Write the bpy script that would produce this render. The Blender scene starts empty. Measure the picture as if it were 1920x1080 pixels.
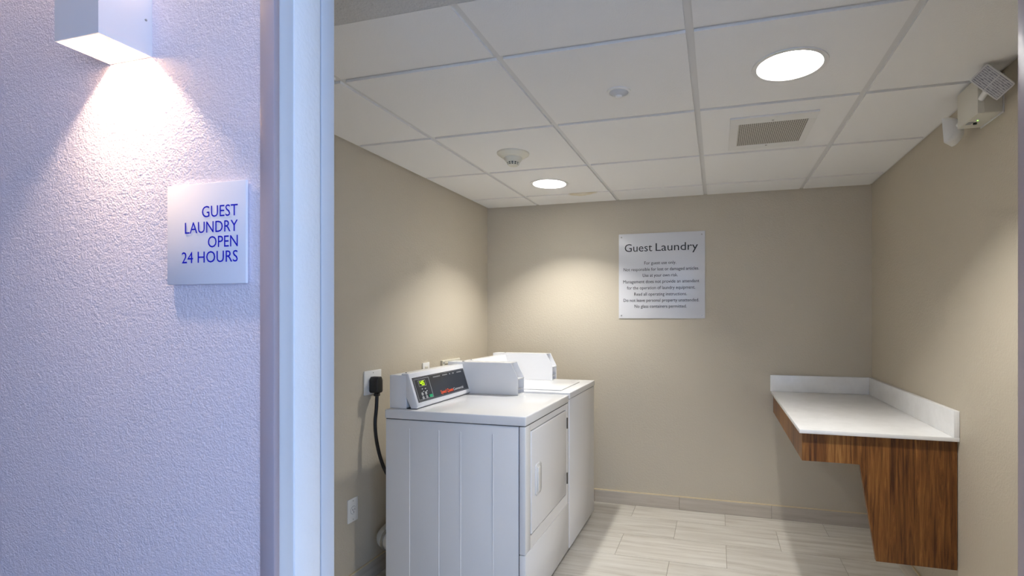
import bpy, bmesh, math, random
from mathutils import Vector, Matrix
random.seed(7)
scene = bpy.context.scene
COL = scene.collection

# ------------------------------------------------------------------ camera
CAM = Vector((1.718, -3.676, 1.340))
cd = bpy.data.cameras.new('camera')
cam = bpy.data.objects.new('camera', cd); COL.objects.link(cam)
cam.location = CAM
cam.rotation_euler = (math.pi/2, 0, 0.2727)
cd.sensor_width = 36; cd.lens = 966.9/1920*36
cd.shift_x = (960-1074.5)/1920; cd.shift_y = (596.2-540)/1920
cd.clip_start = 0.02
scene.camera = cam

# ------------------------------------------------------------------ world, exposure
SKY = (0.455, 0.64, 1.0); SKY_STRENGTH = 1.65
LAMP_COL = (1.0, 0.985, 0.945); LAMP_STRENGTH = 800.0
SCONCE_COL = (1.0, 0.74, 0.50); SCONCE_STRENGTH = 40.0
w = bpy.data.worlds.new('world'); scene.world = w; w.use_nodes = True
bg = w.node_tree.nodes['Background']
bg.inputs[0].default_value = (*SKY, 1); bg.inputs[1].default_value = SKY_STRENGTH
vs = scene.view_settings
scene.display_settings.display_device = 'sRGB'
vs.view_transform = 'Standard'; vs.look = 'None'; vs.gamma = 1; vs.use_curve_mapping = False
vs.exposure = 1.1
scene.cycles.use_denoising = True
scene.cycles.max_bounces = 10; scene.cycles.diffuse_bounces = 7

# ------------------------------------------------------------------ room dimensions
H = 2.196          # room ceiling
XR = 2.667         # right wall
YW = -2.876        # corridor face of the doorway wall
YI = -2.717        # room face of the doorway wall
XA = 0.8666        # end of corridor wall
XJ = 0.9013        # left jamb
XRJ = 2.167        # right jamb
HEAD = 2.12        # opening height
CH = 2.55          # corridor ceiling

# ------------------------------------------------------------------ materials
def srgb(r, g, b):
    f = lambda c: (c/255/12.92) if c/255 <= .04045 else ((c/255+.055)/1.055)**2.4
    return (f(r), f(g), f(b), 1)

def mat(name, col, rough=.5, metal=0, spec=.5, coat=0, emit=None, estr=0, trans=0, alpha=1):
    m = bpy.data.materials.new(name); m.use_nodes = True
    b = m.node_tree.nodes['Principled BSDF']
    c = col if len(col) == 4 else (*col, 1)
    b.inputs['Base Color'].default_value = c
    b.inputs['Roughness'].default_value = rough
    b.inputs['Metallic'].default_value = metal
    b.inputs['Specular IOR Level'].default_value = spec
    b.inputs['Coat Weight'].default_value = coat
    b.inputs['Transmission Weight'].default_value = trans
    b.inputs['Alpha'].default_value = alpha
    if emit:
        b.inputs['Emission Color'].default_value = (*emit[:3], 1); b.inputs['Emission Strength'].default_value = estr
    return m

class NT:
    def __init__(s, m): s.t = m.node_tree; s.b = s.t.nodes['Principled BSDF']
    def n(s, typ, **kw):
        o = s.t.nodes.new(typ)
        for k, v in kw.items():
            if k in o.inputs.keys(): o.inputs[k].default_value = v
            else: setattr(o, k, v)
        return o
    def l(s, a, b): s.t.links.new(a, b)
    def pos(s, scale=(1, 1, 1), obj=False):
        src = s.n('ShaderNodeTexCoord').outputs['Object'] if obj else s.n('ShaderNodeNewGeometry').outputs['Position']
        mp = s.n('ShaderNodeMapping'); mp.inputs['Scale'].default_value = scale
        s.l(src, mp.inputs['Vector']); return mp.outputs['Vector']
    def ramp(s, fac, stops):
        r = s.n('ShaderNodeValToRGB'); e = r.color_ramp.elements
        while len(e) < len(stops): e.new(.5)
        for i, (p, c) in enumerate(stops): e[i].position = p; e[i].color = c
        s.l(fac, r.inputs['Fac']); return r.outputs['Color']
    def bump(s, h, strength, dist):
        b = s.n('ShaderNodeBump'); b.inputs['Strength'].default_value = strength; b.inputs['Distance'].default_value = dist
        s.l(h, b.inputs['Height']); s.l(b.outputs['Normal'], s.b.inputs['Normal']); return b

def paint(name, col, scale, strength, dist, rough=.6, spec=.35, mott=.03):
    m = mat(name, col, rough, spec=spec); t = NT(m); v = t.pos()
    n1 = t.n('ShaderNodeTexNoise', Scale=scale, Detail=2.0, Roughness=.55); t.l(v, n1.inputs['Vector'])
    n2 = t.n('ShaderNodeTexNoise', Scale=scale*.45, Detail=1.0); t.l(v, n2.inputs['Vector'])
    ad = t.n('ShaderNodeMath', operation='ADD'); t.l(n1.outputs['Fac'], ad.inputs[0]); t.l(n2.outputs['Fac'], ad.inputs[1])
    sm = t.ramp(ad.outputs[0], [(.30, (0, 0, 0, 1)), (.72, (1, 1, 1, 1))]) if False else ad.outputs[0]
    t.bump(sm, strength, dist)
    n3 = t.n('ShaderNodeTexNoise', Scale=1.6, Detail=3.0); t.l(v, n3.inputs['Vector'])
    k = 1-mott
    t.l(t.ramp(n3.outputs['Fac'], [(.3, (col[0]*k, col[1]*k, col[2]*k, 1)), (.7, (*col[:3], 1))]), t.b.inputs['Base Color'])
    return m

M = {}
M['room_paint'] = paint('room_paint', (.56, .50, .395), 170, .30, .004, .62, .3)
M['corridor_paint'] = paint('corridor_paint', (.82, .76, .84), 250, .45, .005, .45, .45)
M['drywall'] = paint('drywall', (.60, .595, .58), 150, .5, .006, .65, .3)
M['return_lit_paint'] = paint('return_lit_paint', (.91, .915, .92), 110, .25, .004, .5, .4, .01)  # textured return, made paler than the frame to imitate brighter light on it
M['blocker_paint'] = paint('blocker_paint', (.48, .49, .53), 210, .3, .004, .6, .3)  # only on the added light-blocking walls; dark to weaken their bounce
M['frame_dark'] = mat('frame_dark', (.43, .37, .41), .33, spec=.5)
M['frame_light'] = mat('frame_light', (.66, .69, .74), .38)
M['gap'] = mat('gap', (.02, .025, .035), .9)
M['tee'] = mat('tee', (.72, .71, .69), .45)
M['white_plastic'] = mat('white_plastic', (.80, .79, .76), .4)
M['sensor_grey'] = mat('sensor_grey', (.60, .61, .63), .5)
M['ivory'] = mat('ivory', (.72, .69, .58), .4)
M['enamel'] = mat('enamel', (.83, .83, .84), .22, spec=.5, coat=.15)
M['enamel_dark_seam'] = mat('enamel_dark_seam', (.05, .05, .055), .8)
M['black_plastic'] = mat('black_plastic', (.012, .012, .013), .4)
M['panel_black'] = mat('panel_black', (.022, .023, .027), .22)
M['print_white'] = mat('print_white', (.75, .75, .75), .5)
M['print_grey'] = mat('print_grey', (.30, .30, .30), .5)
M['print_orange'] = mat('print_orange', (.95, .10, .015), .5)
M['print_black'] = mat('print_black', (.018, .016, .018), .5)
M['print_blue'] = mat('print_blue', (.008, .012, .52), .6, spec=.15)
M['key_silver'] = mat('key_silver', (.55, .55, .55), .35, .5)
M['key_green'] = mat('key_green', (.01, .42, .16), .4)
M['display_lit'] = mat('display_lit', (.05, .08, 0), .3, emit=(.45, .80, .0), estr=.75)
M['display_back'] = mat('display_back', (.03, .035, .01), .2)
M['chrome'] = mat('chrome', (.78, .78, .78), .4, .8)
M['steel'] = mat('steel', (.42, .41, .38), .35, 1)
M['acrylic'] = mat('acrylic', (.86, .84, .90), .35, spec=.4)
M['acrylic_edge'] = mat('acrylic_edge', (.80, .82, .92), .2, trans=.2)
M['sign_white'] = mat('sign_white', (.70, .70, .72), .25)
M['grout'] = mat('grout', (.30, .26, .21), .85)
M['caulk'] = mat('caulk', (.66, .54, .34), .6)
M['sconce_paint'] = mat('sconce_paint', (.72, .72, .76), .35)
M['sconce_inner'] = mat('sconce_inner', (.84, .74, .62), .45)
M['led'] = mat('led', (1, 1, 1), .5, emit=SCONCE_COL, estr=SCONCE_STRENGTH)
M['lamp_lens'] = mat('lamp_lens', (1, 1, 1), .5, emit=LAMP_COL, estr=LAMP_STRENGTH)
M['reflector'] = mat('reflector', (.40, .40, .40), .5)
M['hinge_dark'] = mat('hinge_dark', (.12, .11, .09), .4, .6)
M['clear_rib'] = mat('clear_rib', (.86, .86, .86), .12, spec=.6)
M['beige_metal'] = mat('beige_metal', (.66, .635, .55), .45)
M['green_led'] = mat('green_led', (.1, .6, .1), .4, emit=(.3, 1, .1), estr=1.5)
M['ochre_mark'] = mat('ochre_mark', (.42, .24, .03), .6)
M['carpet'] = paint('carpet', (.20, .21, .24), 300, .8, .006, .95, .1, .2)

def tile_ceiling_mat():
    m = mat('ceiling_tile', (.86, .85, .83), .85, spec=.15); t = NT(m); v = t.pos()
    n1 = t.n('ShaderNodeTexNoise', Scale=260.0, Detail=3.0); t.l(v, n1.inputs['Vector'])
    t.bump(n1.outputs['Fac'], .35, .003)
    # old brown water stain beside the far downlight
    mp = t.n('ShaderNodeMapping'); mp.inputs['Location'].default_value = (-.83, .268, 0); mp.inputs['Scale'].default_value = (1, 1, 0)
    t.l(t.n('ShaderNodeNewGeometry').outputs['Position'], mp.inputs['Vector'])
    sc = t.n('ShaderNodeVectorMath', operation='MULTIPLY'); sc.inputs[1].default_value = (5.0, 9.5, 1); t.l(mp.outputs['Vector'], sc.inputs[0])
    ns = t.n('ShaderNodeTexNoise', Scale=9.0, Detail=2.0); t.l(v, ns.inputs['Vector'])
    ln = t.n('ShaderNodeVectorMath', operation='LENGTH'); t.l(sc.outputs[0], ln.inputs[0])
    ad = t.n('ShaderNodeMath', operation='ADD'); t.l(ln.outputs['Value'], ad.inputs[0]); t.l(ns.outputs['Fac'], ad.inputs[1])
    base = (.86, .85, .83, 1)
    t.l(t.ramp(ad.outputs[0], [(.55, (.66, .60, .46, 1)), (.95, (.60, .52, .35, 1)), (1.0, base)]) if False else
        t.ramp(ad.outputs[0], [(.45, (.80, .76, .66, 1)), (.80, (.74, .67, .50, 1)), (.97, base)]), t.b.inputs['Base Color'])
    return m
M['ceiling_tile'] = tile_ceiling_mat()

def floor_mat(name, c0, c1, c2, scale):
    m = mat(name, c1, .32, spec=.4); t = NT(m); v = t.pos(scale)
    oi = t.n('ShaderNodeObjectInfo')
    cb = t.n('ShaderNodeVectorMath', operation='SCALE'); cb.inputs['Scale'].default_value = 40
    rv = t.n('ShaderNodeCombineXYZ'); t.l(oi.outputs['Random'], rv.inputs[0]); t.l(oi.outputs['Random'], rv.inputs[1]); t.l(oi.outputs['Random'], rv.inputs[2])
    t.l(rv.outputs[0], cb.inputs[0])
    ad = t.n('ShaderNodeVectorMath', operation='ADD'); t.l(v, ad.inputs[0]); t.l(cb.outputs[0], ad.inputs[1])
    n1 = t.n('ShaderNodeTexNoise', Scale=1.0, Detail=5.0, Roughness=.62, Distortion=.35); t.l(ad.outputs[0], n1.inputs['Vector'])
    colr = t.ramp(n1.outputs['Fac'], [(.32, c0), (.52, c1), (.70, c2)])
    hs = t.n('ShaderNodeHueSaturation'); t.l(colr, hs.inputs['Color'])
    mr = t.n('ShaderNodeMapRange'); mr.inputs['To Min'].default_value = .95; mr.inputs['To Max'].default_value = 1.04
    t.l(oi.outputs['Random'], mr.inputs['Value']); t.l(mr.outputs[0], hs.inputs['Value'])
    t.l(hs.outputs[0], t.b.inputs['Base Color'])
    return m
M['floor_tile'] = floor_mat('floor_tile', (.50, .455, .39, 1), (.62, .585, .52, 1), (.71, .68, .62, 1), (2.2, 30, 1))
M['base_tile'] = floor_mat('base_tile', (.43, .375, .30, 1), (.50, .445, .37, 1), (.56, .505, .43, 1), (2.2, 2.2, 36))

def wood_mat():
    m = mat('walnut', (.18, .08, .03), .38, spec=.35); t = NT(m)
    v = t.pos((1, 1, .05))
    n0 = t.n('ShaderNodeTexNoise', Scale=7.0, Detail=2.0); t.l(v, n0.inputs['Vector'])
    wv = t.n('ShaderNodeTexNoise', Scale=60.0, Detail=6.0, Roughness=.65, Distortion=.9); t.l(v, wv.inputs['Vector'])
    mx = t.n('ShaderNodeMix'); mx.inputs[0].default_value = .32
    t.l(wv.outputs['Fac'], mx.inputs[2]); t.l(n0.outputs['Fac'], mx.inputs[3])
    t.l(t.ramp(mx.outputs[0], [(.36, (.060, .020, .006, 1)), (.47, (.165, .062, .014, 1)), (.55, (.245, .105, .026, 1)), (.64, (.36, .175, .050, 1))]), t.b.inputs['Base Color'])
    return m
M['walnut'] = wood_mat()
def quartz_mat():
    m = mat('quartz', (.78, .775, .76), .25, spec=.5); t = NT(m); v = t.pos()
    n1 = t.n('ShaderNodeTexNoise', Scale=9.0, Detail=6.0, Roughness=.7); t.l(v, n1.inputs['Vector'])
    t.l(t.ramp(n1.outputs['Fac'], [(.35, (.82, .815, .80, 1)), (.6, (.88, .875, .865, 1))]), t.b.inputs['Base Color'])
    return m
M['quartz'] = quartz_mat()
def grille_mat():
    m = mat('perforated_grille', (.5, .48, .42), .6); t = NT(m)
    v = t.pos((1/.0085,)*3)
    fr = t.n('ShaderNodeVectorMath', operation='FRACTION'); t.l(v, fr.inputs[0])
    sb = t.n('ShaderNodeVectorMath', operation='SUBTRACT'); sb.inputs[1].default_value = (.5, .5, 0); t.l(fr.outputs[0], sb.inputs[0])
    ml = t.n('ShaderNodeVectorMath', operation='MULTIPLY'); ml.inputs[1].default_value = (1, 1, 0); t.l(sb.outputs[0], ml.inputs[0])
    ln = t.n('ShaderNodeVectorMath', operation='LENGTH'); t.l(ml.outputs[0], ln.inputs[0])
    t.l(t.ramp(ln.outputs['Value'], [(.30, (.07, .06, .05, 1)), (.40, (.62, .59, .52, 1))]), t.b.inputs['Base Color'])
    return m
M['grille'] = grille_mat()
def lens_glass():
    m = mat('ribbed_lens', (.62, .63, .64), .15, 0, spec=.6); t = NT(m)
    v = t.pos((1, 1, 1), obj=True)
    sx = t.n('ShaderNodeSeparateXYZ'); t.l(v, sx.inputs[0])
    n1 = t.n('ShaderNodeTexNoise', Scale=130.0, Detail=1.0); t.l(v, n1.inputs['Vector'])
    t.l(t.ramp(n1.outputs['Fac'], [(.34, (.34, .34, .36, 1)), (.62, (.62, .62, .62, 1))]), t.b.inputs['Base Color'])
    return m
M['ribbed_lens'] = lens_glass()

# ------------------------------------------------------------------ mesh helpers
def link(name, me, m, parent=None, smooth=False):
    o = bpy.data.objects.new(name, me); COL.objects.link(o)
    if m is not None and not me.materials:
        me.materials.append(M[m] if isinstance(m, str) else m)
    if smooth:
        me.polygons.foreach_set('use_smooth', [True]*len(me.polygons))
    if parent is not None: o.parent = parent
    return o
def finish(bm, name, m, parent=None, origin=(0, 0, 0), smooth=False, bevel=0, seg=2):
    if bevel:
        bmesh.ops.bevel(bm, geom=list(bm.edges), offset=bevel, segments=seg, profile=.5, affect='EDGES', clamp_overlap=True)
    bmesh.ops.recalc_face_normals(bm, faces=bm.faces)
    me = bpy.data.meshes.new(name); bm.to_mesh(me); bm.free()
    if smooth == 'auto':
        o = link(name, me, m, parent)
        me.polygons.foreach_set('use_smooth', [True]*len(me.polygons))
        try: me.set_sharp_from_angle(angle=math.radians(35))
        except Exception: pass
        return o
    return link(name, me, m, parent, smooth)
def bx(bm, x0, x1, y0, y1, z0, z1):
    v = [bm.verts.new((x, y, z)) for x in (x0, x1) for y in (y0, y1) for z in (z0, z1)]
    for f in ((0, 1, 3, 2), (4, 6, 7, 5), (0, 4, 5, 1), (2, 3, 7, 6), (0, 2, 6, 4), (1, 5, 7, 3)):
        bm.faces.new([v[i] for i in f])
def box(name, m, x0, x1, y0, y1, z0, z1, parent=None, bevel=0, seg=2):
    """box in the parent's space; the parents here are unrotated Empties, so pass world numbers and subtract"""
    p = parent_world(parent)
    bm = bmesh.new(); bx(bm, x0-p.x, x1-p.x, y0-p.y, y1-p.y, z0-p.z, z1-p.z)
    return finish(bm, name, m, parent, bevel=bevel, seg=seg, smooth='auto' if bevel else False)
def parent_world(o):
    p = Vector((0, 0, 0))
    while o is not None:
        p = p + o.location; o = o.parent
    return p
def prism(name, m, pts, axis, a0, a1, parent=None, bevel=0, seg=2):
    """extrude the 2-D polygon pts along axis from a0 to a1 (world numbers)"""
    p = parent_world(parent); bm = bmesh.new(); rings = []
    for a in (a0, a1):
        r = []
        for (u, v) in pts:
            c = (a, u, v) if axis == 'X' else (u, a, v) if axis == 'Y' else (u, v, a)
            r.append(bm.verts.new(Vector(c)-p))
        rings.append(r)
    bm.faces.new(rings[0][::-1]); bm.faces.new(rings[1])
    n = len(pts)
    for i in range(n): bm.faces.new((rings[0][i], rings[0][(i+1) % n], rings[1][(i+1) % n], rings[1][i]))
    return finish(bm, name, m, parent, bevel=bevel, seg=seg, smooth='auto' if bevel else False)
def lathe(name, m, prof, origin, direction=(0, 0, 1), parent=None, seg=40, caps=True):
    """prof: (radius, distance along direction)"""
    d = Vector(direction).normalized(); q = d.to_track_quat('Z', 'Y').to_matrix()
    p = parent_world(parent); o = Vector(origin)-p
    bm = bmesh.new(); rings = []
    for (r, h) in prof:
        if r < 1e-6: rings.append([bm.verts.new(o+q@Vector((0, 0, h)))])
        else: rings.append([bm.verts.new(o+q@Vector((r*math.cos(2*math.pi*i/seg), r*math.sin(2*math.pi*i/seg), h))) for i in range(seg)])
    for a, b in zip(rings, rings[1:]):
        for i in range(seg):
            j = (i+1) % seg
            if len(a) == 1 and len(b) > 1: bm.faces.new((a[0], b[i], b[j]))
            elif len(b) == 1 and len(a) > 1: bm.faces.new((a[i], a[j], b[0]))
            elif len(a) > 1: bm.faces.new((a[i], a[j], b[j], b[i]))
    if caps:
        for r in (rings[0], rings[-1]):
            if len(r) > 1: bm.faces.new(r)
    return finish(bm, name, m, parent, smooth='auto')
def tube(name, m, pts, r, parent=None, seg=12):
    p = parent_world(parent)
    P = [Vector(q) for q in pts]; out = []
    n = len(P)
    for i in range(n-1):      # Catmull-Rom
        a, b, c, d = P[max(i-1, 0)], P[i], P[i+1], P[min(i+2, n-1)]
        for k in range(8):
            t = k/8
            out.append(.5*((2*b)+(c-a)*t+(2*a-5*b+4*c-d)*t*t+(3*b-a-3*c+d)*t**3))
    out.append(P[-1]); bm = bmesh.new(); rings = []; ref = Vector((.3, .9, .1))
    for i, c in enumerate(out):
        d = (out[min(i+1, len(out)-1)]-out[max(i-1, 0)]).normalized()
        u = d.cross(ref).normalized(); v = d.cross(u)
        rings.append([bm.verts.new(c-p+r*(math.cos(2*math.pi*k/seg)*u+math.sin(2*math.pi*k/seg)*v)) for k in range(seg)])
    for a, b in zip(rings, rings[1:]):
        for k in range(seg): bm.faces.new((a[k], a[(k+1) % seg], b[(k+1) % seg], b[k]))
    bm.faces.new(rings[0]); bm.faces.new(rings[-1])
    return finish(bm, name, m, parent, smooth='auto')
def empty(name, loc=(0, 0, 0)):
    o = bpy.data.objects.new(name, None); COL.objects.link(o); o.location = loc
    o.empty_display_size = .05
    return o
def tag(o, label, cat, group=None, kind=None):
    o['label'] = label; o['category'] = cat
    if group: o['group'] = group
    if kind: o['kind'] = kind
    return o
def struct(o, label, cat): return tag(o, label, cat, kind='structure')
def lettering(body, m, parent, frame, width=None, cap=None, align='C', depth=.0006, squash=1.0, weight=0.0):
    """frame = (origin, right, up) in world; origin = baseline anchor; scaled to cap height and width"""
    cu = bpy.data.curves.new('lettering', 'FONT'); cu.body = body; cu.size = 1; cu.resolution_u = 3; cu.offset = weight
    t = bpy.data.objects.new('lettering', cu); COL.objects.link(t)
    bpy.context.view_layer.update()
    me = bpy.data.meshes.new_from_object(t.evaluated_get(bpy.context.evaluated_depsgraph_get()))
    bpy.data.objects.remove(t); bpy.data.curves.remove(cu)
    xs = [v.co.x for v in me.vertices]
    x0, x1 = min(xs), max(xs); sy = cap/.73
    sx = (width/(x1-x0)) if width else sy*squash
    off = {'L': x0, 'C': (x0+x1)/2, 'R': x1}[align]
    o, rgt, up = [Vector(q) for q in frame]; rgt.normalize(); up.normalize(); nrm = rgt.cross(up)
    p = parent_world(parent)
    for v in me.vertices:
        v.co = o-p+rgt*((v.co.x-off)*sx)+up*(v.co.y*sy)+nrm*depth
    me.materials.clear()
    return link('lettering', me, m, parent)

# ================================================================== STRUCTURE
# room walls
struct(box('wall_left', 'room_paint', -.12, 0, YI, .12, 0, H+.35), 'beige painted left wall behind the laundry machines', 'wall')
struct(box('wall_back', 'room_paint', 0, XR, 0, .12, 0, H+.35), 'beige painted back wall with the rules sign', 'wall')
struct(box('wall_right', 'room_paint', XR, XR+.12, YI, .12, 0, H+.35), 'beige painted right wall above the folding counter', 'wall')
# corridor wall (textured) and the room side of the doorway wall
def three(name, m, y0, y1, xa, xb, xl, xr, top):
    bm = bmesh.new()
    bx(bm, xl, xa, y0, y1, 0, top); bx(bm, xb, xr, y0, y1, 0, top); bx(bm, xa, xb, y0, y1, HEAD+.035, top)
    return finish(bm, name, m)
struct(three('wall_corridor', 'corridor_paint', YW, YW+.075, XA, XRJ+.035, -1.9, 4.6, CH), 'heavily textured pale corridor wall with sconce and sign', 'wall')
struct(three('wall_front', 'room_paint', YW+.075, YI, XA, XRJ+.035, -.12, XR+.12, CH), 'room side of the doorway wall', 'wall')

# door frame
fr = struct(empty('trim_1', (XJ, YW, 0)), 'pale blue door frame left of the opening', 'door frame')
def jamb(par, s, xa, xj):
    """s=+1: left jamb facing +X, s=-1: right one"""
    lo, hi = sorted((xa, xj))
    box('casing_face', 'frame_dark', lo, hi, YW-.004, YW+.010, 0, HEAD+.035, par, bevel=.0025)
    def strip(name, m, y0, y1, d, bev=.002):
        a, b = sorted((xa, xj+s*d)); box(name, m, a, b, y0, y1, 0, HEAD, par, bevel=bev)
    strip('jamb_face', 'frame_light', YW+.0101, -2.8292, -.003, .002)
    strip('drywall_return', 'return_lit_paint', -2.829, -2.7612, 0, .0008)
    strip('joint', 'gap', -2.7610, -2.7570, -.005, 0)
    strip('jamb_stop', 'frame_light' if s > 0 else 'frame_dark', -2.7568, YI-.001, 0, .002)  # mauve casing paint on the right stop also stands in for its shade
jamb(fr, 1, XA, XJ)
fr2 = struct(empty('trim_2', (XRJ, YW, 0)), 'mauve door frame edge with painted-in shade right of the opening', 'door frame')
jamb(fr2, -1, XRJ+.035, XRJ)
struct(box('trim_3', 'frame_light', XA, XRJ+.035, YW-.004, YI-.001, HEAD, HEAD+.0345), 'door frame head above the opening', 'door frame')

# drywall strip of the room ceiling next to the door, corridor ceiling and floor
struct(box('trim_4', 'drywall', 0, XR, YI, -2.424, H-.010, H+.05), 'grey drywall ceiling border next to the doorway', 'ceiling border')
struct(box('wall_blocker_far', 'blocker_paint', -1.9, 1.25, -4.75, -4.65, 0, CH), 'plain unseen wall added opposite the laundry to block sky light', 'wall')  # added out of view; keeps sky light off the left of the sconce wall
struct(box('wall_blocker_end', 'blocker_paint', -2.0, -1.9, -4.75, YW+.075, 0, CH), 'plain unseen wall added on the left to block sky light', 'wall')  # added out of view so sky light enters mainly from the right
cc = struct(box('ceiling_corridor', 'drywall', -1.9, 4.6, -6.2, YW, CH, CH+.1), 'plain corridor ceiling', 'ceiling')
cf = struct(box('floor_corridor', 'carpet', -1.9, 4.6, -6.2, YI, -.1, -.002), 'dark corridor carpet', 'floor')

# suspended ceiling: tiles and tees
ceil = struct(empty('ceiling', (0, 0, H)), 'suspended ceiling of white lay-in tiles on a metal grid', 'ceiling')
XL = [0, .420, 1.0296, 1.639, 2.249, XR]
YL = [-2.424, -2.122, -1.512, -.9025, -.293, 0]
G = .012
LIGHTS = [(1.951, -1.815), (.698, -.583)]
LR = .108
holes = {}
for (lx, ly) in LIGHTS:
    for i in range(5):
        for j in range(5):
            if XL[i] < lx < XL[i+1] and YL[j] < ly < YL[j+1]: holes[(i, j)] = (lx, ly)
def tile(i, j):
    x0 = XL[i]+(G if i > 0 else .016); x1 = XL[i+1]-(G if i < 4 else .016)
    y0 = YL[j]+(G if j > 0 else .003); y1 = YL[j+1]-(G if j < 4 else .016)
    zb = -.009; zt = .012
    bm = bmesh.new()
    if (i, j) not in holes:
        bx(bm, x0, x1, y0, y1, zb, zt)
    else:
        cx, cy = holes[(i, j)]; n = 48
        for z in (zb, zt):
            inn = [bm.verts.new((cx+LR*math.cos(2*math.pi*k/n), cy+LR*math.sin(2*math.pi*k/n), z)) for k in range(n)]
            out = []
            for k in range(n):
                a = 2*math.pi*k/n; dx, dy = math.cos(a), math.sin(a)
                t = min(((x1-cx)/dx if dx > 1e-9 else (x0-cx)/dx if dx < -1e-9 else 9), ((y1-cy)/dy if dy > 1e-9 else (y0-cy)/dy if dy < -1e-9 else 9))
                out.append([cx+dx*t, cy+dy*t])
            for X in (x0, x1):
                for Y in (y0, y1):
                    kk = min(range(n), key=lambda q: (out[q][0]-X)**2+(out[q][1]-Y)**2); out[kk] = [X, Y]
            ov = [bm.verts.new((p[0], p[1], z)) for p in out]
            for k in range(n): bm.faces.new((inn[k], inn[(k+1) % n], ov[(k+1) % n], ov[k]))
            if z == zb: keep = (inn, ov)
        for r, s in ((keep[0], inn), (keep[1], ov)):
            for k in range(n): bm.faces.new((r[k], r[(k+1) % n], s[(k+1) % n], s[k]))
    return finish(bm, 'ceiling_tile', 'ceiling_tile', ceil)
for i in range(5):
    for j in range(5): tile(i, j)
for x in XL[1:-1]:
    box('main_tee', 'tee', x-.0125, x+.0125, YL[0], YL[-1], H, H+.012, ceil)
for y in YL[1:-1]:
    for i in range(5):
        box('cross_tee', 'tee', XL[i]+(.0128 if i else 0), XL[i+1]-(.0128 if i < 4 else 0), y-.0125, y+.0125, H+.0005, H+.012, ceil)
box('wall_angle', 'tee', 0, .019, YL[0], 0, H-.0015, H+.012, ceil)
box('wall_angle', 'tee', XR-.019, XR, YL[0], 0, H-.0015, H+.012, ceil)
box('wall_angle', 'tee', .019, XR-.019, -.019, 0, H-.0015, H+.012, ceil)
struct(box('ceiling_plenum', 'drywall', 0, XR, YI, 0, H+.30, H+.36), 'slab above the suspended ceiling', 'ceiling')

# floor tiles
flo = struct(empty('floor', (0, 0, 0)), 'floor of pale striated plank tiles', 'floor')
box('grout_bed', 'grout', 0, XR, YI, 0, -.05, -.0025, flo)
rows = [0, -.211, -.505, -.7975, -1.091, -1.384, -1.677, -1.970, -2.263, -2.556, YI]
tmesh = {}
for r in range(len(rows)-1):
    y1, y0 = rows[r]-.0014, rows[r+1]+.0014
    off = 1.158 if r % 2 == 0 else 1.463
    xs = [off+.6096*k for k in range(-4, 5)]
    xs = sorted([0]+[x for x in xs if .02 < x < XR-.02]+[XR])
    for a, b in zip(xs, xs[1:]):
        key = (round(b-a, 3), round(y1-y0, 3))
        if key not in tmesh:
            bm = bmesh.new(); bx(bm, .0012, b-a-.0012, y0-y1, 0, -.008, 0)
            o = finish(bm, 'floor_tile', 'floor_tile', flo, bevel=.0006, seg=1); tmesh[key] = o.data
        else: o = link('floor_tile', tmesh[key], 'floor_tile', flo)
        o.location = (a, y1, 0)
# baseboards of the same tile
def baseboard(name, label, axis, xs, wall, s, z=.088):
    b = struct(empty(name, (0, 0, 0)), label, 'baseboard')
    for a, c in zip(xs, xs[1:]):
        a2, c2 = a+.0012, c-.0012
        lo, hi = sorted((wall, wall+s*.009))
        if axis == 'X': box('base_tile', 'base_tile', a2, c2, lo, hi, .001, z, b, bevel=.0008, seg=1)
        else: box('base_tile', 'base_tile', lo, hi, a2, c2, .001, z, b, bevel=.0008, seg=1)
    lo, hi = sorted((wall, wall+s*.0075))
    if axis == 'X': box('grout_line', 'grout', xs[0], xs[-1], lo, hi, 0, z-.001, b); box('caulk_bead', 'caulk', xs[0], xs[-1], *sorted((wall, wall+s*.008)), z+.0002, z+.006, b)
    else: box('grout_line', 'grout', lo, hi, xs[0], xs[-1], 0, z-.001, b); box('caulk_bead', 'caulk', *sorted((wall, wall+s*.008)), xs[0], xs[-1], z+.0002, z+.006, b)
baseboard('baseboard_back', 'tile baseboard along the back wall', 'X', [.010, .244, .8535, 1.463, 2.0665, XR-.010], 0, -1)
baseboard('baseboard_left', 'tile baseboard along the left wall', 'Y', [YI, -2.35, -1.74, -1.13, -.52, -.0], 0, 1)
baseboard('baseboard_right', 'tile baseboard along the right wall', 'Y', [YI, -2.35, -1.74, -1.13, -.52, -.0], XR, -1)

# ================================================================== LIGHT FITTINGS
def downlight(cx, cy, label):
    d = tag(empty('downlight', (cx, cy, H)), label, 'downlight', 'recessed ceiling downlights')
    zb = H-.009
    lathe('trim_ring', 'white_plastic', [(LR-.003, .0), (LR-.003, -.004), (LR+.012, -.004), (LR+.0125, -.0005), (LR-.003, 0)], (cx, cy, zb), parent=d, seg=56, caps=False)
    lathe('reflector', 'reflector', [(LR-.004, -.003), (LR-.040, .108), (LR-.040, .110), (LR-.002, .110), (LR-.002, 0), (LR-.004, -.003)], (cx, cy, zb), parent=d, seg=56, caps=False)
    lathe('lens', 'lamp_lens', [(.036, 0), (.036, .004)], (cx, cy, zb+.104), parent=d, seg=40)
    lathe('housing', 'reflector', [(LR-.012, 0), (LR-.012, .05)], (cx, cy, zb+.1105), parent=d, seg=40)
    return d
downlight(*LIGHTS[0], 'large bright round downlight near the emergency light')
downlight(*LIGHTS[1], 'small bright round downlight beside the smoke detector near the back wall')

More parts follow.
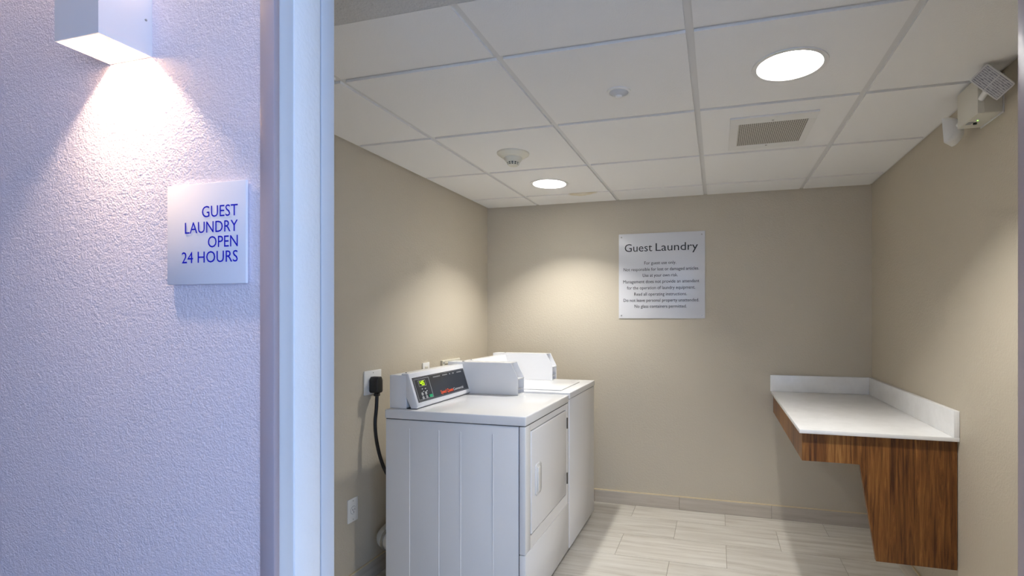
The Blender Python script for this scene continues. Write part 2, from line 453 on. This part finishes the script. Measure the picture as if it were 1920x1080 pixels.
# wall sconce in the corridor
sx0, sx1, sy0, sz0, sz1 = .461, .5816, YW-.097, 1.8845, 2.014
sc = tag(empty('wall_sconce', ((sx0+sx1)/2, YW, sz0)), 'white box wall sconce glowing above the frosted sign', 'sconce')
T = .0025
bm = bmesh.new(); p = parent_world(sc)
def q(bm, x0, x1, y0, y1, z0, z1): bx(bm, x0-p.x, x1-p.x, y0-p.y, y1-p.y, z0-p.z, z1-p.z)
q(bm, sx0, sx1, sy0, sy0+T, sz0, sz1); q(bm, sx0, sx0+T, sy0+T, YW, sz0, sz1); q(bm, sx1-T, sx1, sy0+T, YW, sz0, sz1)
q(bm, sx0+T, sx1-T, YW-T, YW, sz0, sz1)
finish(bm, 'housing', 'sconce_paint', sc)
lm = (sz0+sz1)/2
box('divider', 'sconce_inner', sx0+T, sx1-T, sy0+T, YW-T, lm-.004, lm+.004, sc)
bm = bmesh.new(); e = .0012
for z0, z1 in ((sz0+.002, lm-.0045), (lm+.0045, sz1-.002)):
    q(bm, sx0+T+.0002, sx1-T-.0002, sy0+T+.0002, sy0+T+e, z0, z1); q(bm, sx0+T+.0002, sx1-T-.0002, YW-T-e, YW-T-.0002, z0, z1)
    q(bm, sx0+T+.0002, sx0+T+e, sy0+T+e, YW-T-e, z0, z1); q(bm, sx1-T-e, sx1-T-.0002, sy0+T+e, YW-T-e, z0, z1)
finish(bm, 'inner_lining', 'sconce_inner', sc)
lcx, lcy = (sx0+sx1)/2, YW-.076
# wide and narrow-beam LEDs shining down, one wide LED shining up
for zz, rx, power, spread in ((lm-.0078, 0, .58, 150), (lm-.0082, 0, .55, 104), (lm+.0078, math.pi, 13.0, 150)):
    la = bpy.data.lights.new('sconce_lamp', 'AREA'); la.shape = 'DISK'; la.size = .020; la.spread = math.radians(spread)
    la.color = SCONCE_COL; la.energy = power
    lo = bpy.data.objects.new('lamp', la); COL.objects.link(lo); lo.parent = sc
    lo.location = Vector((lcx, lcy, zz))-p; lo.rotation_euler = (rx, 0, 0)
lathe('led', 'led', [(.011, 0), (.011, -.003)], (lcx, lcy, lm-.0045), parent=sc, seg=20)
lathe('led', 'led', [(.011, 0), (.011, .003)], (lcx, lcy, lm+.0045), parent=sc, seg=20)
lathe('screw', 'steel', [(.0022, 0), (.0022, .001)], (sx1, YW-.012, 1.955), (1, 0, 0), parent=sc, seg=12)

# ================================================================== SIGNS
gx0, gx1, gz0, gz1 = .636, .8395, 1.4073, 1.6086
gs = tag(empty('door_sign', ((gx0+gx1)/2, YW, gz0)), 'square frosted acrylic sign with blue lettering beside the doorway', 'sign')
box('backing', 'acrylic_edge', gx0+.004, gx1-.004, YW-.0028, YW-.0003, gz0+.004, gz1-.004, gs)
box('panel', 'acrylic', gx0, gx1, YW-.0095, YW-.0030, gz0, gz1, gs, bevel=.002)
yy = YW-.0098
for txt, left, zb in (('GUEST', .730, 1.540), ('LAUNDRY', .6854, 1.5094), ('OPEN', .7453, 1.4797), ('24 HOURS', .677, 1.4501)):
    lettering(txt, 'print_blue', gs, ((.8204, yy, zb), (1, 0, 0), (0, 0, 1)), width=.8204-left, cap=.0236, align='R', depth=.0005)

rs = tag(empty('rules_sign', (1.3355, 0, 1.337)), 'square white laundry rules sign screwed to the back wall', 'sign')
box('panel', 'sign_white', 1.034, 1.637, -.006, 0, 1.337, 1.942, rs, bevel=.0012)
for x in (1.053, 1.615):
    for z in (1.357, 1.919): lathe('screw', 'steel', [(.0048, 0), (.0042, .0022), (0, .0026)], (x, -.006, z), (0, -1, 0), parent=rs, seg=14)
fx = lambda px: 1.034+(px-1160)*.003722
for txt, a, b in (('Guest', 180, 480), ('Laundry', 517, 962)):
    lettering(txt, 'print_black', rs, ((fx(1140+a/5.685), -.0063, 1.814), (1, 0, 0), (0, 0, 1)), width=(b-a)/5.685*.003722, cap=.058, align='L')
for txt, a, b, py in (('For guest use only.', 395, 735, 495.4), ('Not responsible for lost or damaged articles.', 168, 973, 507.2), ('Use at your own risk.', 377, 752, 518.7),
                      ('Management does not provide an attendant', 163, 975, 530.4), ('for the operation of laundry equipment.', 205, 933, 542.1), ('Read all operating instructions.', 285, 848, 554.0),
                      ('Do not leave personal property unattended.', 167, 973, 565.6), ('No glass containers permitted.', 288, 845, 576.9)):
    lettering(txt, 'print_black', rs, ((fx(1140+(a+b)/2/5.685), -.0063, 1.340+(596.2-py)/265.4), (1, 0, 0), (0, 0, 1)), width=(b-a)/5.685*.003722, cap=.0235)

# ================================================================== LAUNDRY MACHINES
DX0, DX1 = .195, .910          # cabinet back / front
def coin_meter(par, y0, y1, zt):
    """tall white coin box: side profile with a cut front corner, hollow front"""
    xb, xf, xt = .205, .642, .598; zc, zh = zt+.095, zt+.180
    prof = [(xb, zt+.001), (xf, zt+.001), (xf, zc), (xt, zh), (xb, zh)]
    c = prism('coin_meter', 'enamel', prof, 'Y', y0, y0+.0035, par)
    t = .0035
    prism('side_plate', 'enamel', prof, 'Y', y1-t, y1, c)
    box('top_plate', 'enamel', xb, xt, y0+t, y1-t, zh-t, zh, c)
    box('bottom_plate', 'enamel', xb, xf, y0+t, y1-t, zt+.001, zt+.001+t, c)
    box('back_plate', 'enamel', xb, xb+t, y0+t, y1-t, zt+.0045, zh-t, c)
    box('coin_box_front', 'enamel', xf-.040, xf-.036, y0+t, y1-t, zt+.0045, zc-.008, c)
    box('ledge', 'enamel', xt-.020, xf, y0+t, y1-t, zc-.008, zc-.003, c)
    box('slide_face', 'enamel', xt-.024, xt-.020, y0+t, y1-t, zc-.003, zh-t, c)
    box('divider', 'enamel', xf-.036, xf-.004, y0+t, y1-t, zt+.030, zt+.032, c)
    lathe('lock', 'steel', [(.007, 0), (.007, .003), (.005, .005), (0, .005)], (xb+.085, (y0+y1)/2-.02, zh), parent=c, seg=16)
    return c
def console(par, y0, y1, zt, controls):
    xb = .197
    c = box('console', 'enamel', xb, .288, y0, y1, zt+.0008, zt+.160, par, bevel=.003)
    # leaning fascia with a wedge gap behind its foot
    prof = [(.2885, zt+.168), (.3005, zt+.168), (.352, zt+.012), (.345, zt+.003), (.315, zt+.003), (.2885, zt+.055)]
    prism('fascia', 'enamel', prof, 'Y', y0-.002, y1, c, bevel=.0025)
    box('top_lip', 'enamel', .262, .2884, y0, y1, zt+.1605, zt+.168, c, bevel=.0015, seg=1)
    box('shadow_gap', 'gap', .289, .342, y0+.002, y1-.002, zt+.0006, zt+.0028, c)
    lathe('screw', 'black_plastic', [(.004, 0), (.0035, .0025), (0, .003)], (.268, y0+.03, zt+.168), parent=c, seg=12)
    if not controls: return c
    top = Vector((.3005, 0, zt+.168)); bot = Vector((.352, 0, zt+.012))
    down = (bot-top); L = down.length; down.normalize(); up = -down; rgt = Vector((0, 1, 0)); nrm = rgt.cross(up)
    if nrm.x < 0: nrm = -nrm
    W = y1-y0; p = parent_world(c)
    def plate(name, m, u0, u1, v0, v1, h0=0.0, h1=.001, rnd=0):
        """u along the panel (metres from its left end), v down the slope"""
        bm = bmesh.new(); vs_ = []
        for h in (h0, h1):
            vs_.append([bm.verts.new(top+Vector((0, y0+u, 0))+down*v+nrm*h-p) for (u, v) in ((u0, v0), (u1, v0), (u1, v1), (u0, v1))])
        bm.faces.new(vs_[0]); bm.faces.new(vs_[1])
        for k in range(4): bm.faces.new((vs_[0][k], vs_[0][(k+1) % 4], vs_[1][(k+1) % 4], vs_[1][k]))
        return finish(bm, name, m, c)
    u0, u1, v0, v1 = .014, W-.016, .024, L-.018
    plate('control_panel', 'panel_black', u0, u1, v0, v1, .0003, .0015)
    hz = .0016; e = .0011
    for (a, b, cc_, d_) in ((u0+.004, u1-.004, v0+.004, v0+.004+e), (u0+.004, u1-.004, v1-.004-e, v1-.004), (u0+.004, u0+.004+e, v0+.004, v1-.004), (u1-.004-e, u1-.004, v0+.004, v1-.004)):
        plate('border_line', 'print_grey', a, b, cc_, d_, hz, hz+.0002)
    s0, s1 = u0+.010, u0+.140
    for (a, b, cc_, d_) in ((s0, s1, v0+.010, v0+.010+e), (s0, s1, v1-.010-e, v1-.010), (s0, s0+e, v0+.010, v1-.010), (s1-e*1.6, s1, v0+.010, v1-.010)):
        plate('border_line', 'print_white', a, b, cc_, d_, hz, hz+.0002)
    plate('display_frame', 'print_grey', s0+.030, s0+.094, v0+.018, v0+.049, hz, hz+.0004)
    plate('display', 'display_back', s0+.033, s0+.091, v0+.0205, v0+.0465, hz, hz+.0008)
    def at(u, v, h): return top+Vector((0, y0+u, 0))+down*v+nrm*h
    # lit digits
    seg7 = {'4': 'fgbc', '5': 'afgcd'}
    for k, dg in enumerate('45'):
        ox, oy, sw, sh = s0+.044+k*.020, v0+.0245, .013, .018
        S = {'a': (0, 0, 1, 0), 'g': (0, .5, 1, .5), 'd': (0, 1, 1, 1), 'f': (0, 0, 0, .5), 'b': (1, 0, 1, .5), 'e': (0, .5, 0, 1), 'c': (1, .5, 1, 1)}
        for ch in seg7[dg]:
            a, b, cc_, d_ = S[ch]; t = .0022
            plate('digit_segment', 'display_lit', ox+a*sw-t, ox+cc_*sw+t, oy+b*sh-t, oy+d_*sh+t, hz+.0009, hz+.0011)
    for (a, b) in ((.045, .060), (.072, .061), (.050, .073), (.080, .074)):
        plate('printed_mark', 'print_white', s0+a, s0+a+.010, v0+b, v0+b+.0035, hz, hz+.0002)
    for (a, b) in ((.038, .086), (.070, .086), (.038, .105), (.070, .105)):
        lathe('button', 'key_silver', [(.0085, 0), (.0082, .002), (.0065, .0028), (0, .0028)], at(s0+a, v0+b, hz), nrm, parent=c, seg=20)
    plate('start_button', 'key_green', s0+.094, s0+.120, v0+.097, v0+.111, hz, hz+.003)
    # row of small white cycle print and the maker's name
    u = u0+.182
    for wd in (.008, .006, .010, .007, .009, .006, .009, -.022, .009, .007, .010, .006, .009, -.022, .008, -.022, .007, .007, -.030, .010, .008, .010, .007, .008):
        if wd < 0: u += -wd; continue
        plate('printed_mark', 'print_grey', u, u+wd, v0+.0125, v0+.0185, hz, hz+.0002); u += wd+.0022
    k = u0+.215
    lettering('Speed Queen', 'print_orange', c, (at(k, v1-.013, hz+.0003), rgt, up), width=.128, cap=.019, align='L', depth=0, weight=.022)
    lettering('Commercial', 'print_white', c, (at(k+.132, v1-.013, hz+.0003), rgt, up), width=.108, cap=.015, align='L', depth=0)
    return c

# ---- dryer
Y0, Y1, ZT = -1.556, -.872, .906
dr = tag(empty('clothes_dryer', ((DX0+DX1)/2, (Y0+Y1)/2, 0)), 'white coin dryer with digital control panel, nearer of the machines', 'dryer')
box('cabinet', 'enamel', DX0+.003, .876, Y0+.003, Y1-.003, .035, ZT-.0455, dr, bevel=.004)
for xg in (.327, .481, .592, .753):      # pressed ribs of the side panel
    box('side_rib', 'enamel', xg-.0022, xg+.0022, Y0+.0012, Y0+.006, .05, .822, dr, bevel=.0011, seg=1)
box('seam', 'enamel_dark_seam', .8762, .8788, Y0+.004, Y1-.004, .035, ZT-.0455, dr)
box('toe_base', 'enamel_dark_seam', DX0+.02, .885, Y0+.012, Y1-.012, .0, .0349, dr)
box('top_seam', 'enamel_dark_seam', DX0+.006, DX1-.003, Y0+.004, Y1-.004, ZT-.0453, ZT-.0432, dr)
box('top', 'enamel', DX0, DX1, Y0, Y1, ZT-.043, ZT, dr, bevel=.006, seg=3)
# front panel with an opening for the recessed door: four strips
fp = box('front_panel', 'enamel', .879, DX1-.002, Y0+.001, -1.4885, .2975, ZT-.0455, dr, bevel=.003)
box('front_strip', 'enamel', .879, DX1-.002, -.9205, Y1-.001, .2975, ZT-.0455, fp, bevel=.003)
box('front_strip', 'enamel', .879, DX1-.0021, -1.492, -.917, .832, ZT-.0457, fp)
box('front_strip', 'enamel', .879, DX1-.0021, -1.492, -.917, .2976, .3575, fp)
box('door_gap', 'enamel_dark_seam', .879, DX1-.016, -1.4885, -.9205, .3575, .832, fp)
dd = box('door', 'enamel', .8945, DX1+.001, -1.4842, -.9245, .3622, .8268, dr, bevel=.005, seg=3)
hd = [(-1.440, .652), (-1.428, .665), (-1.372, .665), (-1.360, .652), (-1.360, .532), (-1.372, .519), (-1.428, .519), (-1.440, .532)]
h = prism('handle_frame', 'enamel', hd, 'X', DX1+.001, DX1+.006, dd, bevel=.002)
box('handle_grip', 'white_plastic', DX1+.0061, DX1+.013, -1.425, -1.394, .535, .650, dd, bevel=.003)
box('handle_recess', 'key_silver', DX1+.0058, DX1+.0068, -1.390, -1.372, .536, .648, dd)
for z0, z1 in ((.722, .783), (.414, .476)):
    box('hinge', 'hinge_dark', DX1-.002, DX1+.004, -.9145, -.9065, z0, z1, dd, bevel=.001, seg=1)
box('kick_panel', 'enamel', .879, DX1-.001, Y0+.001, Y1-.001, .032, .2945, dr, bevel=.003)
console(dr, -1.520, -.9765, ZT, True)
coin_meter(dr, -.976, -.880, ZT)
# exhaust duct of the dryer
tube('exhaust_duct', 'chrome', [(.1955, -1.412, .220), (.15, -1.412, .220), (.12, -1.411, .220), (.09, -1.392, .220), (.070, -1.33, .220), (.064, -1.27, .220), (.060, -1.20, .220)], .050, dr, seg=28)
lathe('duct_clamp', 'steel', [(.0505, 0), (.055, .001), (.055, .014), (.0505, .015)], (.122, -1.411, .220), (-.97, .12, 0), parent=dr, seg=32)
lathe('duct_clamp', 'chrome', [(.0505, 0), (.054, .001), (.054, .010), (.0505, .011)], (.165, -1.412, .220), (-1, 0, 0), parent=dr, seg=32)

# ---- washer
WY0, WY1, WZ = -.864, -.252, .916
wa = tag(empty('washing_machine', ((DX0+DX1)/2, (WY0+WY1)/2, 0)), 'white top-loading coin washer standing between dryer and back wall', 'washer')
box('cabinet', 'enamel', DX0+.003, DX1, WY0+.003, WY1-.003, .030, WZ-.0385, wa, bevel=.004)
box('toe_base', 'enamel_dark_seam', DX0+.02, .885, WY0+.015, WY1-.015, 0, .0299, wa)
box('top_seam', 'enamel_dark_seam', DX0+.006, DX1-.002, WY0+.004, WY1-.004, WZ-.0383, WZ-.0362, wa)
box('top', 'enamel', DX0, DX1+.004, WY0, WY1, WZ-.036, WZ, wa, bevel=.005, seg=3)
ld = box('lid', 'enamel', .420, .845, WY0+.055, -.395, WZ+.0003, WZ+.006, wa, bevel=.0025)
box('lid_handle', 'key_silver', .800, .812, -.445, -.405, WZ+.0062, WZ+.0068, ld)
console(wa, WY0+.030, -.3475, WZ, False)
coin_meter(wa, -.347, -.256, WZ)

# ================================================================== FOLDING COUNTER
ZC = .853
ct = tag(empty('folding_counter', (2.36, -.6, ZC)), 'white quartz folding counter top with upstand along the right wall', 'counter')
box('slab', 'quartz', 2.064, XR-.001, -1.238, -.001, ZC-.017, ZC, ct, bevel=.0015)
box('backsplash', 'quartz', 2.058, XR-.001, -.021, -.001, ZC+.0003, .961, ct, bevel=.0015)
box('side_splash', 'quartz', XR-.022, XR-.001, -1.238, -.0215, ZC+.0003, .961, ct, bevel=.0015)
sp = tag(empty('counter_support', (2.5, -1.2, .3)), 'walnut laminate support frame under the white counter', 'counter support')
ZB = ZC-.0175
prism('end_panel', 'walnut', [(2.077, ZB), (2.664, ZB), (2.664, .306), (2.368, .306), (2.306, .713), (2.077, .713)], 'Y', -1.220, -1.200, sp, bevel=.0006, seg=1)
box('apron', 'walnut', 2.077, 2.096, -1.1998, -.003, .713, ZB, sp, bevel=.0006, seg=1)
box('wall_cleat', 'walnut', 2.640, 2.660, -1.1995, -.0305, .74, ZB, sp)

# ================================================================== OUTLETS, PLUG, CORD
def plate_outlet(name, label, y0, y1, z0, z1, group, style):
    o = tag(empty(name, (0, (y0+y1)/2, (z0+z1)/2)), label, 'outlet', group)
    yc, zc = (y0+y1)/2, (z0+z1)/2
    pl = box('cover_plate', 'white_plastic', .0003, .007, y0, y1, z0, z1, o, bevel=.0022)
    if style == 'range':
        lathe('socket', 'white_plastic', [(.030, 0), (.030, .002), (.028, .003), (0, .003)], (.007, yc, zc), (1, 0, 0), parent=o, seg=28)
    elif style == 'single':
        lathe('socket_ring', 'print_grey', [(.0195, 0), (.0195, .0006)], (.007, yc, zc), (1, 0, 0), parent=o, seg=28)
        lathe('socket', 'white_plastic', [(.0178, 0), (.0178, .0022), (.016, .003), (0, .003)], (.007, yc, zc), (1, 0, 0), parent=o, seg=28)
        for dy, dz in ((-.007, .003), (.007, .003), (0, -.009)):
            box('slot', 'black_plastic', .0101, .0104, yc+dy-.0016, yc+dy+.0016, zc+dz-.0042, zc+dz+.0042, o)
    else:
        for dz in (.020, -.020):
            box('socket', 'ivory', .007, .0092, yc-.016, yc+.016, zc+dz-.0145, zc+dz+.0145, o, bevel=.003)
            for dy in (-.006, .006): box('slot', 'black_plastic', .0093, .0096, yc+dy-.0013, yc+dy+.0013, zc+dz-.002, zc+dz+.007, o)
    for zz in ((z1-.012, z0+.012) if style != 'duplex' else (zc,)):
        lathe('screw', 'steel', [(.0028, 0), (.0024, .001), (0, .0012)], (.007, yc, zz), (1, 0, 0), parent=o, seg=12)
    return o
G1 = 'electrical outlets on the left wall'
plate_outlet('dryer_outlet', 'wide white outlet plate holding the black dryer plug', -1.457, -1.322, .948, 1.070, G1, 'range')
plate_outlet('wall_outlet', 'white single outlet low on the left wall near the door frame', -1.577, -1.506, .346, .460, G1, 'single')
plate_outlet('wall_outlet', 'small white outlet just above the dryer control panel', -.921, -.847, .953, 1.067, G1, 'duplex')
pc = tag(empty('power_cord', (.04, -1.40, .95)), 'black dryer plug and cord hanging from the wide outlet', 'power cord')
plug = [(-1.428, .965), (-1.428, 1.022), (-1.418, 1.040), (-1.388, 1.040), (-1.378, 1.022), (-1.378, .965), (-1.384, .957), (-1.422, .957)]
prism('plug', 'black_plastic', plug, 'X', .0105, .058, pc, bevel=.006, seg=3)
box('strain_relief', 'black_plastic', .028, .052, -1.416, -1.392, .940, .9565, pc, bevel=.004)
tube('cord', 'black_plastic', [(.040, -1.404, .9405), (.042, -1.411, .88), (.045, -1.425, .80), (.050, -1.418, .706), (.060, -1.396, .61), (.078, -1.368, .53), (.115, -1.335, .475), (.192, -1.315, .455)], .0088, pc)

vb = tag(empty('washer_valve_box', (0, -.60, .96)), 'cream washer supply box on the wall behind the coin meter', 'valve box')
for (a, b, c, d) in ((-.705, -.675, .86, 1.065), (-.50, -.47, .86, 1.065), (-.6749, -.5001, 1.04, 1.065), (-.6749, -.5001, .86, .885)):
    box('box_frame', 'ivory', .0003, .016, a, b, c, d, vb, bevel=.002, seg=1)
box('box_back', 'ivory', .0003, .003, -.6749, -.5001, .8851, 1.0399, vb)
box('sticker', 'print_grey', .0161, .0165, -.698, -.682, 1.043, 1.056, vb)
for y in (-.640, -.540):
    lathe('valve', 'steel', [(.012, 0), (.012, .03), (.018, .031), (.018, .038), (0, .038)], (.0031, y, .965), (1, 0, 0), parent=vb, seg=18)

# ================================================================== CEILING DEVICES
def ring_z(pts): return pts
sd = tag(empty('smoke_detector', (.706, -1.203, H)), 'cream smoke detector with slotted tip hanging from ceiling', 'smoke detector')
zt_ = H-.009
cx, cy = .706, -1.203
lathe('base', 'ivory', [(.084, 0), (.082, -.006), (.062, -.020), (.050, -.024)], (cx, cy, zt_), parent=sd, seg=40)
lathe('body', 'ivory', [(.047, -.0242), (.045, -.034), (.034, -.048)], (cx, cy, zt_), parent=sd, seg=40)
lathe('chamber', 'black_plastic', [(.030, -.0482), (.026, -.060)], (cx, cy, zt_), parent=sd, seg=32)
lathe('cap', 'ivory', [(.028, -.0602), (.024, -.064), (0, -.065)], (cx, cy, zt_), parent=sd, seg=32)
lathe('middle_ring', 'ivory', [(.0305, -.0535), (.0297, -.0555)], (cx, cy, zt_), parent=sd, seg=32)
for k in range(12):
    a = 2*math.pi*k/12; c, s = math.cos(a), math.sin(a)
    bm = bmesh.new(); vv = []
    for z, r in ((-.048, .0325), (-.061, .0275)):
        for dr_, dt in ((-.004, -.0028), (.0008, -.0028), (.0008, .0028), (-.004, .0028)):
            vv.append(bm.verts.new((c*(r+dr_)-s*dt, s*(r+dr_)+c*dt, z-.009)))
    for f in ((0, 1, 2, 3), (4, 5, 6, 7), (0, 1, 5, 4), (1, 2, 6, 5), (2, 3, 7, 6), (3, 0, 4, 7)): bm.faces.new([vv[i] for i in f])
    finish(bm, 'cage_rib', 'ivory', sd)

os_ = tag(empty('ceiling_sensor', (1.363, -1.772, H)), 'small round white sensor in the ceiling between smoke detector and large downlight', 'sensor')
lathe('trim_ring', 'white_plastic', [(.045, 0), (.044, -.004), (.036, -.005), (.036, 0)], (1.363, -1.772, zt_), parent=os_, seg=36, caps=False)
lathe('cone', 'sensor_grey', [(.0358, -.003), (.028, -.009), (.014, -.016)], (1.363, -1.772, zt_), parent=os_, seg=36)
lathe('tip', 'white_plastic', [(.0125, -.0162), (.0115, -.021), (.006, -.024), (0, -.0245)], (1.363, -1.772, zt_), parent=os_, seg=24)

ve = tag(empty('exhaust_vent', (1.946, -1.18, H)), 'rectangular ceiling vent with a perforated grey grille', 'vent')
vx0, vx1, vy0, vy1 = 1.771, 2.120, -1.390, -.972
ix0, ix1, iy0, iy1 = 1.808, 2.089, -1.320, -1.032
for (a, b, c, d) in ((vx0, vx1, vy0, iy0), (vx0, vx1, iy1, vy1), (vx0, ix0, iy0+.0002, iy1-.0002), (ix1, vx1, iy0+.0002, iy1-.0002)):
    box('frame', 'white_plastic', a, b, c, d, zt_-.008, zt_-.0002, ve, bevel=.001, seg=1)
box('grille', 'grille', ix0+.0002, ix1-.0002, iy0+.0002, iy1-.0002, zt_-.006, zt_-.0004, ve)
for y in ((vy0+iy0)/2+.012, (vy1+iy1)/2-.012): lathe('screw', 'steel', [(.005, 0), (.0045, -.0016), (0, -.002)], ((vx0+vx1)/2, y, zt_-.008), parent=ve, seg=14)

# emergency light on the right wall
el = tag(empty('emergency_light', (2.62, -1.49, 2.05)), 'beige emergency light unit high on the right wall', 'emergency light')
EX, EY0, EY1, EZ0, EZ1 = 2.589, -1.572, -1.415, 2.050, 2.178
box('housing', 'beige_metal', EX, XR-.004, EY0, EY1, EZ0, EZ1, el, bevel=.002)
box('back_plate', 'white_plastic', XR-.0038, XR-.0005, EY0-.003, EY1+.003, EZ0-.003, EZ1+.002, el)
box('end_plate', 'beige_metal', EX+.019, XR-.006, EY0-.0012, EY0-.0002, EZ0+.004, EZ1-.004, el)
box('test_label', 'print_grey', EX+.006, EX+.024, EY1-.075, EY1-.045, EZ0-.0006, EZ0-.0002, el)
lathe('indicator', 'green_led', [(.0022, 0), (.002, -.002), (0, -.0024)], (EX+.030, EY1-.085, EZ0), parent=el, seg=12)
lathe('test_button', 'black_plastic', [(.006, 0), (.006, -.006), (0, -.0065)], (EX+.032, EY1-.060, EZ0), parent=el, seg=14)
def lamp_head(center, n, u, pivot, hw=.055, hh=.032, dz=.05):
    """rounded rectangular lens, domed shell behind it, stub to the housing"""
    n = Vector(n).normalized(); u = (Vector(u)-n*Vector(u).dot(n)).normalized(); v = n.cross(u)
    C = Vector(center); p = parent_world(el)
    R = Matrix((u, v, n)).transposed().to_4x4()
    def loop(a, b, r, z, k=5):
        out = []
        for (sx, sy, a0) in ((1, 1, 0), (-1, 1, 90), (-1, -1, 180), (1, -1, 270)):
            for i in range(k):
                t = math.radians(a0+90*i/(k-1)); out.append(Vector((sx*(a-r)+r*math.cos(t), sy*(b-r)+r*math.sin(t), z)))
        return out
    bm = bmesh.new()
    secs = [(hw, hh, .008, 0), (hw+.001, hh+.001, .010, -.006), (hw-.001, hh-.001, .016, -.018), (hw*.82, hh*.86, .024, -.034), (hw*.52, hh*.56, .016, -.046), (hw*.2, hh*.2, .005, -.050)]
    rings = [[bm.verts.new(R@q_) for q_ in loop(*s)] for s in secs]
    for a, b in zip(rings, rings[1:]):
        for i in range(len(a)): bm.faces.new((a[i], a[(i+1) % len(a)], b[(i+1) % len(a)], b[i]))
    bm.faces.new(rings[0]); bm.faces.new(rings[-1])
    sh = finish(bm, 'lamp_head', 'white_plastic', el, smooth='auto'); sh.location = C-p
    # lens with ribs
    def local_box(name, m, a0, a1, b0, b1, z0, z1):
        bm = bmesh.new(); bx(bm, a0, a1, b0, b1, z0, z1)
        for vv in bm.verts: vv.co = R@vv.co
        return finish(bm, name, m, sh)
    local_box('lens', 'ribbed_lens', -hw+.005, hw-.005, -hh+.004, hh-.004, .0002, .003)
    for k in range(9):
        b = -hh+.008+k*(2*hh-.016)/8
        local_box('lens_rib', 'clear_rib', -hw+.006, hw-.006, b-.0009, b+.0009, .003, .0046)
    local_box('lens_rib', 'white_plastic', -.0012, .0012, -hh+.005, hh-.005, .0047, .0056)
    for (a, b, c_, d_) in ((-hw+.001, hw-.001, hh-.004, hh-.001), (-hw+.001, hw-.001, -hh+.001, -hh+.004), (-hw+.001, -hw+.004, -hh+.004, hh-.004), (hw-.004, hw-.001, -hh+.004, hh-.004)):
        local_box('lens_bezel', 'white_plastic', a, b, c_, d_, .0002, .005)
    tube('swivel', 'white_plastic', [pivot, (Vector(pivot)*.5+(C-n*.015)*.5), C-n*.022], .010, sh)
    return sh
lamp_head((2.5985, -1.648, 2.125), (-.40, -.80, -.42), (.73, .02, -.69), (2.600, EY0, 2.100))
lamp_head((2.588, -1.338, 2.066), (-.72, .66, -.10), (.05, .05, 1), (2.615, EY1, 2.085), .050, .034)
